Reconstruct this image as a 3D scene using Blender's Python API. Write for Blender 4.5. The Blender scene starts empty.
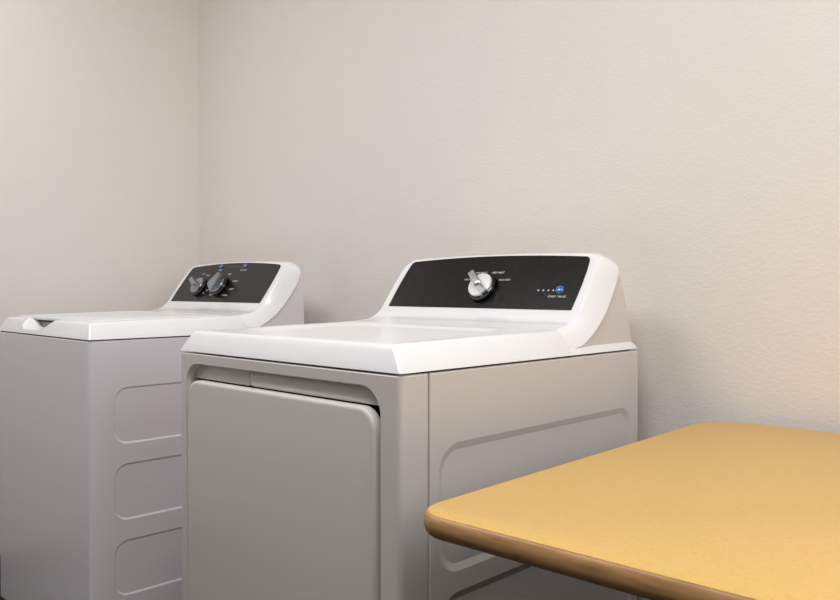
import bpy, bmesh, math
from mathutils import Vector, Matrix
C = bpy.context.scene.collection
SC = bpy.context.scene
R = math.radians

# ------------------------------------------------------------------ materials
def mat(name, col, rough=.5, metal=0.0, coat=0.0, spec=.5, bump=None, vary=None):
    m = bpy.data.materials.new(name); m.use_nodes = True
    nt = m.node_tree; b = nt.nodes['Principled BSDF']
    b.inputs['Base Color'].default_value = (*col, 1)
    b.inputs['Roughness'].default_value = rough
    b.inputs['Metallic'].default_value = metal
    b.inputs['Coat Weight'].default_value = coat
    b.inputs['Coat Roughness'].default_value = .06
    b.inputs['Specular IOR Level'].default_value = spec
    tc = nt.nodes.new('ShaderNodeTexCoord')
    if bump:
        prev = None
        for scale, detail, strength, dist, stretch in bump:
            mp = nt.nodes.new('ShaderNodeMapping'); mp.inputs['Scale'].default_value = stretch
            nt.links.new(tc.outputs['Object'], mp.inputs['Vector'])
            n = nt.nodes.new('ShaderNodeTexNoise'); n.inputs['Scale'].default_value = scale
            n.inputs['Detail'].default_value = detail
            nt.links.new(mp.outputs['Vector'], n.inputs['Vector'])
            bp = nt.nodes.new('ShaderNodeBump'); bp.inputs['Strength'].default_value = strength
            bp.inputs['Distance'].default_value = dist
            nt.links.new(n.outputs['Fac'], bp.inputs['Height'])
            if prev: nt.links.new(prev.outputs['Normal'], bp.inputs['Normal'])
            prev = bp
        nt.links.new(prev.outputs['Normal'], b.inputs['Normal'])
    if vary:
        prev = None
        for scale, detail, c2, lo, hi, stretch in vary:
            mp = nt.nodes.new('ShaderNodeMapping'); mp.inputs['Scale'].default_value = stretch
            nt.links.new(tc.outputs['Object'], mp.inputs['Vector'])
            n = nt.nodes.new('ShaderNodeTexNoise'); n.inputs['Scale'].default_value = scale
            n.inputs['Detail'].default_value = detail
            nt.links.new(mp.outputs['Vector'], n.inputs['Vector'])
            mr = nt.nodes.new('ShaderNodeMapRange')
            mr.inputs['From Min'].default_value = lo; mr.inputs['From Max'].default_value = hi
            nt.links.new(n.outputs['Fac'], mr.inputs['Value'])
            mx = nt.nodes.new('ShaderNodeMix'); mx.data_type = 'RGBA'
            nt.links.new(mr.outputs['Result'], mx.inputs[0])
            if prev: nt.links.new(prev.outputs[2], mx.inputs[6])
            else: mx.inputs[6].default_value = (*col, 1)
            mx.inputs[7].default_value = (*c2, 1)
            prev = mx
        nt.links.new(prev.outputs[2], b.inputs['Base Color'])
    return m

def srgb(r, g, b):
    f = lambda c: (c/255/12.92) if c/255 <= .04045 else ((c/255+.055)/1.055)**2.4
    return (f(r), f(g), f(b))

M = {}
M['wall'] = mat('wall_paint', srgb(232, 227, 221), .62, spec=.25,
                bump=[(105, 3, .30, .003, (1, 1, 1.6)), (300, 2, .10, .0015, (1, 1, 1.2))],
                vary=[(1.6, 2, srgb(234, 227, 220), .35, .7, (1, 1, 1))])
M['added_dark'] = mat('added_dark_panelling', srgb(58, 50, 44), .5, vary=[(14, 4, srgb(74, 63, 54), .4, .6, (3, 3, .2))])  # dark finish added on unseen walls to absorb bounced light
M['ceiling'] = mat('ceiling_paint', srgb(225, 221, 214), .8, spec=.2, bump=[(90, 3, .2, .003, (1, 1, 1))])
M['floor'] = mat('floor_tile', srgb(40, 38, 36), .45, vary=[(9, 4, srgb(50, 47, 44), .4, .65, (1, 1, 1))])
M['trim'] = mat('baseboard_vinyl', srgb(70, 62, 56), .5)
M['enamel'] = mat('cabinet_enamel', srgb(213, 207, 204), .34, spec=.45)
M['enamel_cool_lit'] = mat('cabinet_enamel_cool_lit', srgb(226, 221, 226), .34, spec=.45)  # cool light on the washer painted into its enamel colour
M['gloss'] = mat('white_gloss', srgb(240, 240, 242), .2, coat=.5)
M['satin'] = mat('white_satin', srgb(237, 237, 238), .3, coat=.3)
M['dark'] = mat('chassis_and_shade_black', (.006, .006, .006), .7)
M['well'] = mat('grey_plastic', srgb(238, 236, 231), .42)
M['scoop'] = mat('scoop_shade_grey', srgb(150, 150, 155), .45)  # grey carries the shadow at the back of the scoop
M['black_panel'] = mat('black_panel_film', srgb(14, 13, 13), .22, spec=.36,
                       bump=[(900, 2, .12, .0006, (1, 1, 1))],
                       vary=[(480, 1, srgb(42, 41, 40), .45, .75, (1, 1, 1))])
M['silver'] = mat('silver_plastic', srgb(236, 236, 236), .28, metal=.35)
M['steel'] = mat('brushed_steel_plastic', srgb(205, 205, 206), .22, metal=.85)
M['chrome'] = mat('dark_chrome', srgb(70, 70, 72), .14, metal=1)
M['smoke'] = mat('grey_metal_plastic', srgb(158, 160, 163), .26, metal=.8)
M['blue'] = mat('blue_button_plastic', srgb(34, 96, 156), .12, coat=1)
M['ink'] = mat('white_print', srgb(225, 225, 222), .6)
M['dim_ink'] = mat('grey_print', srgb(160, 160, 160), .6)
M['laminate'] = mat('tan_laminate', srgb(214, 176, 97), .4, spec=.4,
                    vary=[(5, 3, srgb(217, 175, 103), .35, .65, (1, 1, 1)),
                          (150, 3, srgb(204, 160, 86), .50, .85, (1.0, 1.8, 1)),
                          (330, 2, srgb(231, 198, 132), .58, .85, (1.0, 1.6, 1))])
M['edge'] = mat('tan_wood_edge', srgb(180, 138, 90), .45,
                vary=[(26, 4, srgb(150, 110, 68), .42, .7, (.6, .6, 5))])
M['black_metal'] = mat('black_metal', (.012, .012, .012), .4, metal=.2)
M['rubber'] = mat('black_rubber', (.015, .015, .015), .8)

# ------------------------------------------------------------------ helpers
def empty(name, label, cat, loc=(0, 0, 0), rz=0):
    o = bpy.data.objects.new(name, None); C.objects.link(o)
    o.location = loc; o.rotation_euler = (0, 0, rz); o.empty_display_size = .1
    o['label'] = label; o['category'] = cat
    return o

def link(name, me, m, parent=None, label=None, smooth=30):
    o = bpy.data.objects.new(name, me); C.objects.link(o)
    me.materials.clear(); me.materials.append(m)
    if smooth:
        for f in me.polygons: f.use_smooth = True
        if smooth < 180: me.set_sharp_from_angle(angle=R(smooth))
    if parent: o.parent = parent
    if label: o['label'] = label
    return o

def bm_mesh(bm, name='m'):
    bmesh.ops.recalc_face_normals(bm, faces=bm.faces[:])
    me = bpy.data.meshes.new(name); bm.to_mesh(me); bm.free()
    return me

def box_bm(x0, x1, y0, y1, z0, z1, bev=0, seg=3, bm=None):
    bm = bm or bmesh.new()
    r = bmesh.ops.create_cube(bm, size=1)
    for v in r['verts']:
        v.co = Vector((x0+(v.co.x+.5)*(x1-x0), y0+(v.co.y+.5)*(y1-y0), z0+(v.co.z+.5)*(z1-z0)))
    if bev:
        es = list({e for v in r['verts'] for e in v.link_edges})
        bmesh.ops.bevel(bm, geom=es, offset=bev, segments=seg, profile=.5, affect='EDGES')
    return bm

def rrect(x0, x1, y0, y1, r, seg=8):
    """counter-clockwise rounded rectangle; r may be a 4-tuple (br, tr, tl, bl)"""
    if not isinstance(r, tuple): r = (r,)*4
    pts = []
    for (cx, cy, sx, sy, a0, rr) in ((x1, y0, -1, 1, -90, r[0]), (x1, y1, -1, -1, 0, r[1]),
                                     (x0, y1, 1, -1, 90, r[2]), (x0, y0, 1, 1, 180, r[3])):
        for i in range(seg+1):
            a = R(a0+90*i/seg)
            pts.append((cx+sx*rr+rr*math.cos(a), cy+sy*rr+rr*math.sin(a)))
    return pts

def loft(loops, cap0=True, cap1=True, bm=None):
    bm = bm or bmesh.new()
    vs = [[bm.verts.new(p) for p in lp] for lp in loops]
    n = len(vs[0])
    for a, b in zip(vs, vs[1:]):
        for i in range(n):
            bm.faces.new((a[i], a[(i+1) % n], b[(i+1) % n], b[i]))
    if cap0: bm.faces.new(vs[0][::-1])
    if cap1: bm.faces.new(vs[-1])
    return bm

def boolean(me, cutters, op='DIFFERENCE'):
    o = bpy.data.objects.new('tmp', me); C.objects.link(o)
    cs = []
    for k, cm in enumerate(cutters):
        c = bpy.data.objects.new('cut', cm); C.objects.link(c); cs.append(c)
        md = o.modifiers.new('b%d' % k, 'BOOLEAN'); md.operation = op; md.object = c; md.solver = 'EXACT'
    bpy.context.view_layer.update()
    dg = bpy.context.evaluated_depsgraph_get()
    out = bpy.data.meshes.new_from_object(o.evaluated_get(dg))
    for c in cs+[o]: bpy.data.objects.remove(c)
    return out

def tocoords(pts, axis, val):
    """2-D points to 3-D: axis 0 -> (val,y,z), 1 -> (x,val,z), 2 -> (x,y,val)"""
    if axis == 0: return [(val, a, b) for a, b in pts]
    if axis == 1: return [(a, val, b) for a, b in pts]
    return [(a, b, val) for a, b in pts]

def recess_cutter(axis, surf, inward, u0, u1, v0, v1, r, depth, bevel):
    """rounded-rectangle frustum that cuts a recess with sloping sides"""
    o = .002
    k = o*bevel/depth
    lp = [tocoords(rrect(u0-k, u1+k, v0-k, v1+k, r+k), axis, surf-inward*o),
          tocoords(rrect(u0, u1, v0, v1, r), axis, surf),
          tocoords(rrect(u0+bevel, u1-bevel, v0+bevel, v1-bevel, r-bevel), axis, surf+inward*depth)]
    return bm_mesh(loft(lp))

def disc_loops(c, rings, seg=40):
    """rings of (radius, height) around local z at c"""
    return [[(c[0]+r*math.cos(2*math.pi*i/seg), c[1]+r*math.sin(2*math.pi*i/seg), c[2]+h) for i in range(seg)] for r, h in rings]

# ------------------------------------------------------------------ camera
cam = bpy.data.cameras.new('camera'); co = bpy.data.objects.new('camera', cam); C.objects.link(co)
F_PX, PITCH, YAW = 790.69, .01505, .7732
CAM = Vector((.893, -.8689, 1.0178))
cam.sensor_width = 36; cam.lens = F_PX/840*36; cam.clip_start = .02
fw = Vector((-math.sin(YAW)*math.cos(PITCH), math.cos(YAW)*math.cos(PITCH), -math.sin(PITCH)))
co.location = CAM; co.rotation_euler = fw.to_track_quat('-Z', 'Y').to_euler()
SC.camera = co

# ------------------------------------------------------------------ room
XL, XR, YB, YF, ZC = -2.047, 1.46, .835, -2.5, 2.70
T = .1
def struct(name, bm, m):
    o = link(name, bm_mesh(bm, name), m, smooth=0); o['kind'] = 'structure'; return o
struct('floor', box_bm(XL-T, XR+T, YF-T, YB+T, -T, 0), M['floor'])
struct('ceiling', box_bm(XL-T, XR+T, YF-T, YB+T, ZC, ZC+T), M['ceiling'])
struct('wall_back', box_bm(XL-T, XR+T, YB, YB+T, 0, ZC), M['wall'])
struct('wall_left', box_bm(XL-T, XL, YF, YB, 0, ZC), M['wall'])
WY0, WY1, WZ0, WZ1 = -.40, .60, 1.12, 2.10      # window added in the unseen right-hand wall for side fill
wr = bm_mesh(box_bm(XR, XR+T, YF, YB, 0, ZC))
o = link('wall_right', boolean(wr, [bm_mesh(box_bm(XR-.1, XR+T+.1, WY0, WY1, WZ0, WZ1))]), M['wall'], smooth=0); o['kind'] = 'structure'
struct('added_trim_1', box_bm(XR-.012, XR, YF, YB, 0, .92, .002), M['added_dark'])  # unseen dark panel, added to keep the space under the table dark
b = box_bm(XR+.03, XR+.07, WY0, WY0+.04, WZ0, WZ1); box_bm(XR+.03, XR+.07, WY1-.04, WY1, WZ0, WZ1, bm=b)
box_bm(XR+.03, XR+.07, WY0+.04, WY1-.04, WZ0, WZ0+.04, bm=b); box_bm(XR+.03, XR+.07, WY0+.04, WY1-.04, WZ1-.04, WZ1, bm=b)
struct('added_window_1', b, M['satin'])  # frame of the added window around the side fill
struct('wall_front', box_bm(XL, XR, YF-T, YF, 0, ZC), M['added_dark'])
struct('baseboard_back', box_bm(XL+.012, XR-.012, YB-.012, YB, 0, .1, .003), M['trim'])
struct('baseboard_left', box_bm(XL, XL+.012, YF, YB, 0, .1, .003), M['trim'])

# ------------------------------------------------------------------ machines
W, D, ZL = .686, .749, .880          # width, depth, underside of the white top
PN = Vector((0, -.8224, .5688)); PU = Vector((0, .5688, .8224)); PO = Vector((0, .571, .970))
def panel_matrix(xc):
    """local x right, y up the panel, z out of it"""
    m = Matrix(((1, 0, 0, xc), (0, PU.y, PN.y, PO.y), (0, PU.z, PN.z, PO.z), (0, 0, 0, 1)))
    return m

def console(root, xl, xr, vt, bow, white):
    """swept white hood: right back edge -> side -> ridge -> front -> mirrored"""
    xc = (xl+xr)/2; hw = (xr-xl)/2
    dz = vt-.143
    def onp(v): return (PO.y+PU.y*v, PO.z+PU.z*v)
    #  F (front y,z), K (back edge y,z), inset of K, inset of ridge, ridge softness, share of bow
    S = [((.4435, .9290), (.5005, .8915), .0090, .0430, .010, 0),
         ((.445, .9342), (.510, .8965), .0078, .0410, .010, 0),
         ((.475, .9345), (.530, .8962), .0078, .0405, .010, 0),
         ((.520, .9385), (.558, .9115), .0080, .0390, .010, 0),
         ((.548, .9490), (.590, .9300), .0085, .0375, .009, 0),
         (onp(-.006), (.624, .9630), .009, .0365, .008, 0),
         (onp(.004), (.632, .9720), .0095, .0362, .007, 0),
         (onp(.045), (.662, 1.007), .013, .036, .006, 0),
         (onp(.090), (.688, 1.040), .018, .037, .005, .2),
         (onp(.122+dz*.8), (.699, 1.058+dz*.4), .022, .041, .005, .55),
         (onp(.137+dz), (.702, 1.068+dz*.8), .030, .049, .006, .85),
         (onp(.1455+dz), (.703, 1.079+dz*.8), .042, .060, .008, 1),
         ((.664, 1.0935+dz*.8), (.704, 1.0855+dz*.8), .056, .072, .009, 1),
         ((.688, 1.0962+dz*.8), (.705, 1.0895+dz*.8), .064, .080, .009, 1),
         ((.703, 1.0940+dz*.8), (.706, 1.0890+dz*.8), .066, .082, .009, 1),
         ((.708, 1.0800+dz*.8), (.709, 1.0760+dz*.8), .066, .082, .009, 1)]
    bm = bmesh.new(); rows = []
    for (fy, fz), (ky, kz), ik, ir, so, bw in S:
        half = []
        xk, xd = hw-ik, hw-ir
        side = lambda t: (xk+(xd-xk)*t, ky+(fy-ky)*t, kz+(fz-kz)*t)
        e = .0025
        b1 = side(.33); b2 = side(.72)
        half.append(side(0))
        half.append((b1[0]+e, b1[1]-e*.5, b1[2]+e*.4))
        half.append((b2[0]+e, b2[1]-e*.5, b2[2]+e*.4))
        L = math.dist(side(0), side(1)); tt = max(.75, 1-so/max(L, .001))
        half.append(side(tt)); half.append(side(1))
        half.append((xd-so, fy, fz)); half.append((xd-so-.02, fy, fz))
        for q in (.72, .5, .27, .0): half.append(((xd-.03)*q, fy, fz))
        tp = min(max((fz-.95)/.15, 0), 1)
        pts = [(x+.002*tp*(x/hw), y, z) for x, y, z in half]+[(-x+.009*tp*(x/hw), y, z) for x, y, z in half[-2::-1]]
        rows.append([bm.verts.new((xc+x, y+.62*bow*bw*(1-(x/hw)**2), z+bow*.80*bw*(1-(x/hw)**2))) for x, y, z in pts])
    for a, b in zip(rows, rows[1:]):
        for i in range(len(a)-1): bm.faces.new((a[i], a[i+1], b[i+1], b[i]))
    me = bm_mesh(bm, 'console')
    o = link('console', me, white, root, smooth=180)
    s = o.modifiers.new('sub', 'SUBSURF'); s.levels = 2; s.render_levels = 2
    return o

def console_back(root, xl, xr, vt, m, back=0):
    dz = vt-.143
    rows = []
    for z, ins, y0, y1 in ((.890, .0125, .520, .742), (.95, .0150, .604, .731), (1.0, .019, .655, .722),
                           (1.04, .025, .682, .715), (1.064+dz*.6, .036, .690, .711), (1.076+dz*.8, .058, .694, .708)):
        rows.append([(xl+ins, y0, z), (xr-ins, y0, z), (xr-ins, y1-back*max(0, (1.09-z)/.2), z), (xl+ins, y1-back*max(0, (1.09-z)/.2), z)])
    return link('console_back', bm_mesh(loft(rows)), m, root, label='grey back cover of the console')

def control_panel(root, xc, vt, bow, mpan):
    hb, ht, r = .2840, .2830, .013
    pts = [(-hb, 0), (hb, 0)]
    sidec = lambda v: hb+(ht-hb)*(v/vt)+.003*math.sin(math.pi*v/vt)
    for v in (.25, .5, .75): pts.append((sidec(v*vt), v*vt))
    for i in range(7):
        a = R(15*i); pts.append((ht-r+r*math.cos(a)*1.0, vt-r+r*math.sin(a)))
    for i in range(1, 24):
        x = (ht-r)*(1-2*i/24); pts.append((x, vt+bow*(1-(x/(ht-r))**2)))
    for i in range(7):
        a = R(90+15*i); pts.append((-(ht-r)+r*math.cos(a), vt-r+r*math.sin(a)))
    for v in (.75, .5, .25): pts.append((-sidec(v*vt), v*vt))
    pts = [(x+.010*(y/vt)*max(0, -x/hb), y) for x, y in pts]
    rr = lambda k, z: [(x*(1-k), vt*.5+(y-vt*.5)*(1-k*2), z) for x, y in pts]
    me = bm_mesh(loft([rr(0, -.004), rr(0, .0015), rr(.002, .0022)]))
    me.transform(panel_matrix(xc))
    return link('control_panel', me, mpan, root, label='black control panel', smooth=25)

def knob(root, xc, u, v, ang, body, ring, handle, s=1.0):
    """ring and dished disc with a tall bar across it; ang = turn of the bar from upright, clockwise"""
    pm = panel_matrix(xc) @ Matrix.Translation((u, v, .002)) @ Matrix.Rotation(-R(ang), 4, 'Z') @ Matrix.Scale(s, 4)
    me = bm_mesh(loft(disc_loops((0, 0, 0), [(.0340, 0), (.0352, .004), (.0350, .0105), (.0335, .0130), (.030, .0138)], 48)))
    me.transform(pm); k = link('knob', me, ring, root, label='round selector knob with a raised bar')
    me = bm_mesh(loft(disc_loops((0, 0, 0), [(.0292, .013), (.0290, .0175), (.0275, .0198), (.012, .0204)], 48)))
    me.transform(pm); link('knob_face', me, body, k)
    # bar: rises to full height at the pointer end, tapers to the rim at the tail
    prof = [(-.030, .012), (-.030, .021), (-.021, .037), (-.015, .0400), (.027, .0405), (.031, .0375), (.031, .012)]
    lp = []
    for y, z in prof: pass
    bm = bmesh.new()
    L = [bm.verts.new((-.0072, y, z)) for y, z in prof]; Rr = [bm.verts.new((.0072, y, z)) for y, z in prof]
    bm.faces.new(L); bm.faces.new(Rr[::-1])
    n = len(prof)
    for i in range(n): bm.faces.new((L[i], Rr[i], Rr[(i+1) % n], L[(i+1) % n]))
    bmesh.ops.recalc_face_normals(bm, faces=bm.faces[:])
    bmesh.ops.bevel(bm, geom=bm.edges[:], offset=.0016, segments=2, profile=.5, affect='EDGES')
    me = bm_mesh(bm); me.transform(pm); link('knob_handle', me, handle, k)
    return k

def button(root, xc, u, v, r, m, name='button', label=None, h=.006):
    pm = panel_matrix(xc) @ Matrix.Translation((u, v, .0015))
    me = bm_mesh(loft(disc_loops((0, 0, 0), [(r*1.0, 0), (r*.98, h*.35), (r*.88, h*.72), (r*.68, h*.95), (r*.38, h*1.08), (r*.1, h*1.12)], 32)))
    me.transform(pm); return link(name, me, m, root, label=label, smooth=50)

def lettering(root, xc, items, m):
    pm = panel_matrix(xc)
    for txt, u, v, size in items:
        cu = bpy.data.curves.new('t', 'FONT'); cu.body = txt; cu.size = size
        cu.align_x = 'CENTER'; cu.align_y = 'CENTER'; cu.extrude = .0001; cu.resolution_u = 2
        to = bpy.data.objects.new('t', cu); C.objects.link(to)
        bpy.context.view_layer.update()
        me = bpy.data.meshes.new_from_object(to.evaluated_get(bpy.context.evaluated_depsgraph_get()))
        bpy.data.objects.remove(to)
        me.transform(pm @ Matrix.Translation((u, v, .00255)))
        link('lettering', me, m, root, smooth=0)

LIDP = [(.0000, .8820), (.0006, .8840), (.0085, .8985), (.0170, .9125), (.0222, .9196), (.0255, .9226), (.0290, .9244),
        (.0335, .9251), (.0400, .9252)]
def zup(y): return .0085*min(max(y, 0), .46)/.46
def top_rings(xl, xr, y0, y1, rc=.006):
    lps = []
    for ins, z in LIDP:
        k = (z-.882)/.043
        lps.append([(x, y, z+k*zup(y)) for x, y in rrect(xl+ins*1.32, xr-ins*1.32, y0+ins*.68, y1-ins*.2, max(rc-ins*.05, .004))])
    return lps

def ledge(root, xl, xr):
    lps = [[(x, y, z) for x, y in rrect(xl+i*1.32, xr-i*1.32, .46, D-i, (.001, .004, .004, .001), 4)] for i, z in ((0, .882), (.0006, .884), (.0066, .8950), (.0084, .8966), (.0110, .8970))]
    link('rear_ledge', bm_mesh(loft(lps)), M['satin'], root, smooth=40)

def feet(root, xl, xr):
    for x in (xl+.06, xr-.06):
        for y in (.06, D-.06):
            me = bm_mesh(loft(disc_loops((x, y, 0), [(.020, 0), (.020, .008), (.008, .012), (.008, .035)], 20)))
            link('leveling_foot', me, M['rubber'], root)

# ---- dryer (right)
dr = empty('clothes_dryer', 'white front-loading dryer with one silver knob, standing beside the tan table', 'dryer')
XL_, XR_ = -.6905, .0015
link('chassis', bm_mesh(box_bm(XL_+.014, XR_-.014, .056, D-.01, .03, .8815)), M['dark'], dr, smooth=0)
body = bm_mesh(box_bm(XL_, XR_, .0680, D, .025, .8782, .0025, 2))
cut = []
for zt, zb in ((.756, .535), (.500, .275), (.240, .06)):
    cut.append(recess_cutter(0, XR_, -1, .088, .722, zb, zt, .052, .0036, .013))
    cut.append(recess_cutter(0, XL_, 1, .088, .722, zb, zt, .052, .0036, .013))
link('cabinet', boolean(body, cut), M['enamel'], dr, smooth=13)
# front panel: rounded vertical corners, big opening for the door
fp = bm_mesh(loft([tocoords(rrect(XL_+i, XR_-i, 0+i, .0635, (.011, .001, .001, .011)), 2, z) for i, z in ((.002, .025), (0, .027), (0, .8762), (.002, .8782))]))
op = bm_mesh(loft([tocoords(rrect(-.6605-k, -.0475+k, .06-k, .8545+k, .045+k), 1, y) for k, y in ((.0045, -.002), (.0028, .0008), (.0008, .0030), (0, .006), (0, .030), (0, .08))]))
link('front_panel', boolean(fp, [op]), M['enamel'], dr, smooth=40)
# grip well behind the top of the door
w = bmesh.new()
box_bm(-.655, -.445, .018, .0545, .8225, .853, .003, 2, bm=w)
box_bm(-.440, -.054, .013, .0545, .8225, .853, .008, 3, bm=w)
link('grip_well', bm_mesh(w), M['well'], dr, label='grey grip recess above the door', smooth=40)
dl = [tocoords(rrect(-.6545+i, -.0570-i, .10+i, .8210-i, .038-i*.6), 1, y) for i, y in
      ((.004, .018), (0, .016), (0, .0030), (.0005, .0010), (.0016, -.0008), (.0034, -.0022), (.0060, -.0028), (.0085, -.0030))]
link('door', bm_mesh(loft(dl)), M['enamel'], dr, label='plain flat door', smooth=40)
# white top with a shallow dish
lp = top_rings(XL_, XR_, 0, .49)
def zt(y): return .9252+zup(y)
for (a, b, c, d, r, dz) in ((-.606, -.080, .070, .418, .07, .0004), (-.600, -.086, .076, .4155, .07, -.0006),
                            (-.580, -.106, .096, .405, .06, -.0050), (-.570, -.116, .106, .399, .06, -.0058)):
    lp.append([(x, y, zt(y)+dz) for x, y in rrect(a, b, c, d, r)])
link('worktop', bm_mesh(loft(lp)), M['satin'], dr, smooth=35, label='white enamelled top with a shallow dish')
ledge(dr, XL_, XR_)
console(dr, XL_, XR_, .143, .009, M['gloss'])
console_back(dr, XL_, XR_, .143, M['enamel'])
XC = -.343
control_panel(dr, XC, .143, .0095, M['black_panel'])
knob(dr, XC, .0165, .0545, -47, M['silver'], M['chrome'], M['steel'], 1.1)
button(dr, XC, .2362, .0515, .0108, M['blue'], label='round blue start button')
for u in (.1783, .1922, .2060, .2190): button(dr, XC, u, .0505, .0023, M['ink'], 'indicator_light', h=.0012)
lettering(dr, XC, [('START / PAUSE', .2349, .0335, .0072), ('NO HEAT', -.042, .0819, .0072), ('LOW HEAT', -.0145, .1012, .0078),
                   ('MED HEAT', .0400, .1015, .0078), ('HIGH HEAT', .0690, .0800, .0066)], M['ink'])
feet(dr, XL_, XR_)

# ---- washer (left)
ws = empty('washing_machine', 'white top-loading washing machine with two grey knobs, in the room corner', 'washing machine', (-1.1585, 0, 0))
WL, WR = -.694, 0.0
me = bm_mesh(loft([tocoords(rrect(WL+i, WR-i, i, D-i, (.012, .004, .004, .012)), 2, z) for i, z in ((.002, .025), (0, .027), (0, .8762), (.002, .8782))]))
cut = []
for zt_, zb in ((.752, .598), (.5455, .392), (.338, .187)):
    cut.append(recess_cutter(0, WR, -1, .0655, .680, zb, zt_, .040, .0030, .0050))
    cut.append(recess_cutter(0, WL, 1, .0655, .680, zb, zt_, .040, .0030, .0050))
link('cabinet', boolean(me, cut), M['enamel_cool_lit'], ws, smooth=13)
link('chassis', bm_mesh(box_bm(WL+.008, WR-.008, .008, D-.01, .86, .8815)), M['dark'], ws, smooth=0)
lp = top_rings(WL, WR, 0, .49)
top = bm_mesh(loft(lp))
sx = 1.1585
hull = bmesh.new()
for x, y, z in [(-1.655, -.012, .945), (-1.645, -.012, .893), (-1.505, -.012, .892), (-1.375, -.012, .945),
                (-1.695, .060, .945), (-1.628, .060, .899), (-1.500, .060, .899), (-1.390, .060, .945)]:
    hull.verts.new((x+sx, y, z))
bmesh.ops.convex_hull(hull, input=hull.verts[:])
top = boolean(top, [bm_mesh(hull)])
link('worktop', top, M['satin'], ws, smooth=35, label='white top with a finger scoop in its front edge')
# lid lying in the top, with two long shallow steps
lidl = []
for ins, dz in ((0, -.0010), (0, .0022), (.0015, .0040), (.004, .0046), (.05, .0046), (.056, .0030), (.10, .0028), (.106, .0044), (.12, .0046)):
    lidl.append([(x, y, .9252+zup(y)+dz) for x, y in rrect(WL+.044+ins, WR-.044-ins, .0440+ins*.6, .4360-ins*.3, max(.02-ins*.1, .004))])
link('lid', bm_mesh(loft(lidl)), M['satin'], ws, smooth=35)
link('pocket_back', bm_mesh(box_bm(-1.690+sx, -1.41+sx, .0585, .0605, .896, .9245)), M['scoop'], ws, label='back of the finger scoop, shade painted in grey', smooth=0)
link('lip_shade', bm_mesh(box_bm(-1.690+sx, -1.43+sx, .0555, .0586, .9145, .9212)), M['dark'], ws, label='black strip for the shade under the lid lip', smooth=0)  # black strip stands in for shade under the lip
link('lid_lip', bm_mesh(box_bm(-1.700+sx, -1.40+sx, .0470, .0600, .9212, .9275, .0015, 2)), M['satin'], ws)
ledge(ws, WL, WR)
console(ws, WL, WR, .151, .0115, M['gloss'])
console_back(ws, WL, WR, .151, M['enamel_cool_lit'], .034)
WC = (WL+WR)/2
control_panel(ws, WC, .151, .0125, M['black_panel'])
knob(ws, WC, -.131, .0580, -60, M['smoke'], M['chrome'], M['smoke'], 1.05)
knob(ws, WC, .0000, .0620, 36, M['smoke'], M['chrome'], M['smoke'], 1.12)
button(ws, WC, -.0735, .1490, .0095, M['blue'], label='round blue button above the small knob')
button(ws, WC, .0765, .1480, .0095, M['blue'], label='round blue button right of centre')
for k in range(6): button(ws, WC, -.045+.018*k, .1475, .0016, M['dim_ink'], 'indicator_light', h=.001)
lettering(ws, WC, [('START', -.068, .1335, .0085), ('LID LOCK', .080, .1315, .0085),
                   ('RINSE', .0080, .1150, .0078), ('NORMAL', .0700, .0852, .0078), ('HEAVY', .0770, .0525, .0078),
                   ('COLORS', .0560, .0272, .0078), ('SPIN', -.0350, .0280, .0078),
                   ('COLD', -.165, .1185, .0070), ('WARM', -.131, .1120, .0070), ('HOT', -.0750, .0468, .0070), ('OFF', -.0910, .0355, .0070)], M['ink'])
feet(ws, WL, WR)

# ------------------------------------------------------------------ table
TZ = .737
tb = empty('laminate_table', 'tan speckled laminate table with rounded corners, right of the dryer', 'table', (.1845, -.1690, 0), R(1.9))
TW, TD = 1.22, .955
RC = (.05, .10, .10, .055)
def tl(ins, z):
    return tocoords(rrect(ins, TW-ins, ins, TD-ins, tuple(r-ins for r in RC), 12), 2, z)
link('table_top', bm_mesh(loft([tl(.006, TZ-.025), tl(.006, TZ-.0004), tl(.0066, TZ)])), M['laminate'], tb, label='tan speckled laminate surface', smooth=40)
band = [tl(.0064, TZ-.0030), tl(.0064, TZ-.0008), tl(.0050, TZ-.0010), tl(.0028, TZ-.0028), tl(.0010, TZ-.0070), tl(.0001, TZ-.0120), tl(.0003, TZ-.0180), tl(.0020, TZ-.0235), tl(.0050, TZ-.0275), tl(.0100, TZ-.0295), tl(.05, TZ-.0300)]
link('edge_band', bm_mesh(loft(band)), M['edge'], tb, label='brown rounded wood edge', smooth=50)
link('added_underside', bm_mesh(loft([tl(.012, TZ-.0300), tl(.012, TZ-.0304)])), M['dark'], tb, label='black sheet added to absorb bounced light', smooth=0)  # black sheet added to cut light bouncing under the table
cx, cy = TW/2, TD/2
link('pedestal', bm_mesh(loft(disc_loops((cx, cy, 0), [(.045, .03), (.040, .05), (.038, TZ-.06), (.038, TZ-.036)], 32))), M['black_metal'], tb)
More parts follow.
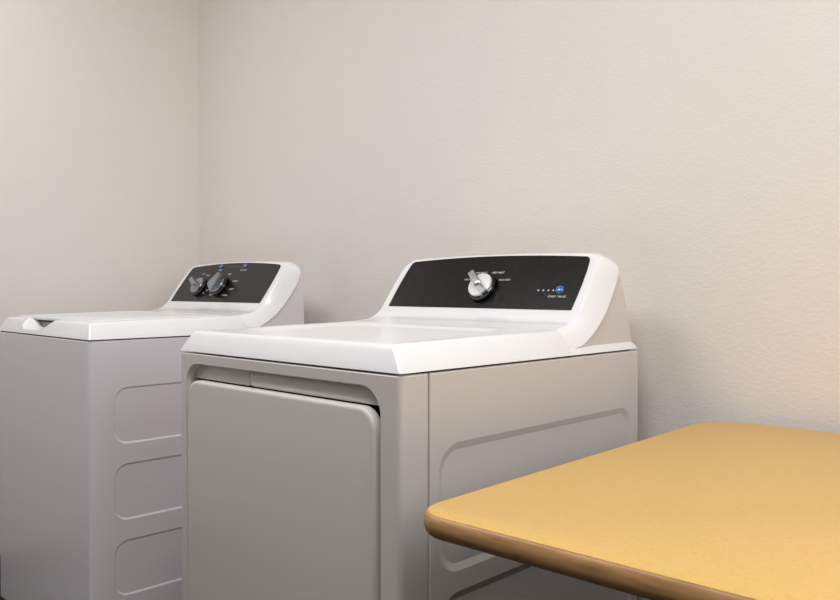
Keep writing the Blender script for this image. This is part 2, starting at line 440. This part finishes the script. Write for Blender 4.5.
link('mounting_plate', bm_mesh(box_bm(cx-.2, cx+.2, cy-.2, cy+.2, TZ-.0385, TZ-.0305, .002, 1)), M['black_metal'], tb)
for k in range(4):
    bm = bmesh.new()
    L = .38
    box_bm(.03, L, -.025, .025, .012, .045, .008, 2, bm=bm)
    for v in bm.verts:
        if v.co.x > L*.5 and v.co.z > .03: v.co.z -= .012
    me = bm_mesh(bm); me.transform(Matrix.Translation((cx, cy, 0)) @ Matrix.Rotation(R(45+90*k), 4, 'Z'))
    f = link('base_arm', me, M['black_metal'], tb)
    g = bm_mesh(loft(disc_loops((L-.03, 0, 0), [(.018, 0), (.018, .010), (.012, .014)], 20)))
    g.transform(Matrix.Translation((cx, cy, 0)) @ Matrix.Rotation(R(45+90*k), 4, 'Z'))
    link('glide', g, M['rubber'], f)

# ------------------------------------------------------------------ light
def area(name, loc, size, power, col=(1, 1, 1), rot=(0, 0, 0), sy=None, spread=180):
    l = bpy.data.lights.new(name, 'AREA'); l.energy = power; l.color = col; l.size = size; l.spread = R(spread)
    if sy: l.shape = 'RECTANGLE'; l.size_y = sy
    o = bpy.data.objects.new(name, l); C.objects.link(o); o.location = loc; o.rotation_euler = rot
    return o
area('ceiling_lamp_left', (-1.15, -.72, 2.66), .9, 22.5, (.97, .98, 1), sy=.6)
area('ceiling_lamp_right', (.45, -.72, 2.66), .9, 26, (.97, .98, 1), sy=.6)
area('added_side_fill', (XR+.085, (WY0+WY1)/2, (WZ0+WZ1)/2), WZ1-WZ0-.06, 10.8, (.92, .96, 1), rot=(0, R(90), 0), sy=WY1-WY0-.06)  # side fill added in the unseen window opening
w = bpy.data.worlds.new('world'); SC.world = w; w.use_nodes = True
w.node_tree.nodes['Background'].inputs[0].default_value = (.8, .85, .9, 1)
w.node_tree.nodes['Background'].inputs[1].default_value = .05

vs = SC.view_settings
vs.view_transform = 'Standard'; vs.look = 'None'; vs.exposure = 0; vs.gamma = 1; vs.use_curve_mapping = False
SC.cycles.max_bounces = 10; SC.cycles.diffuse_bounces = 6; SC.cycles.use_denoising = True
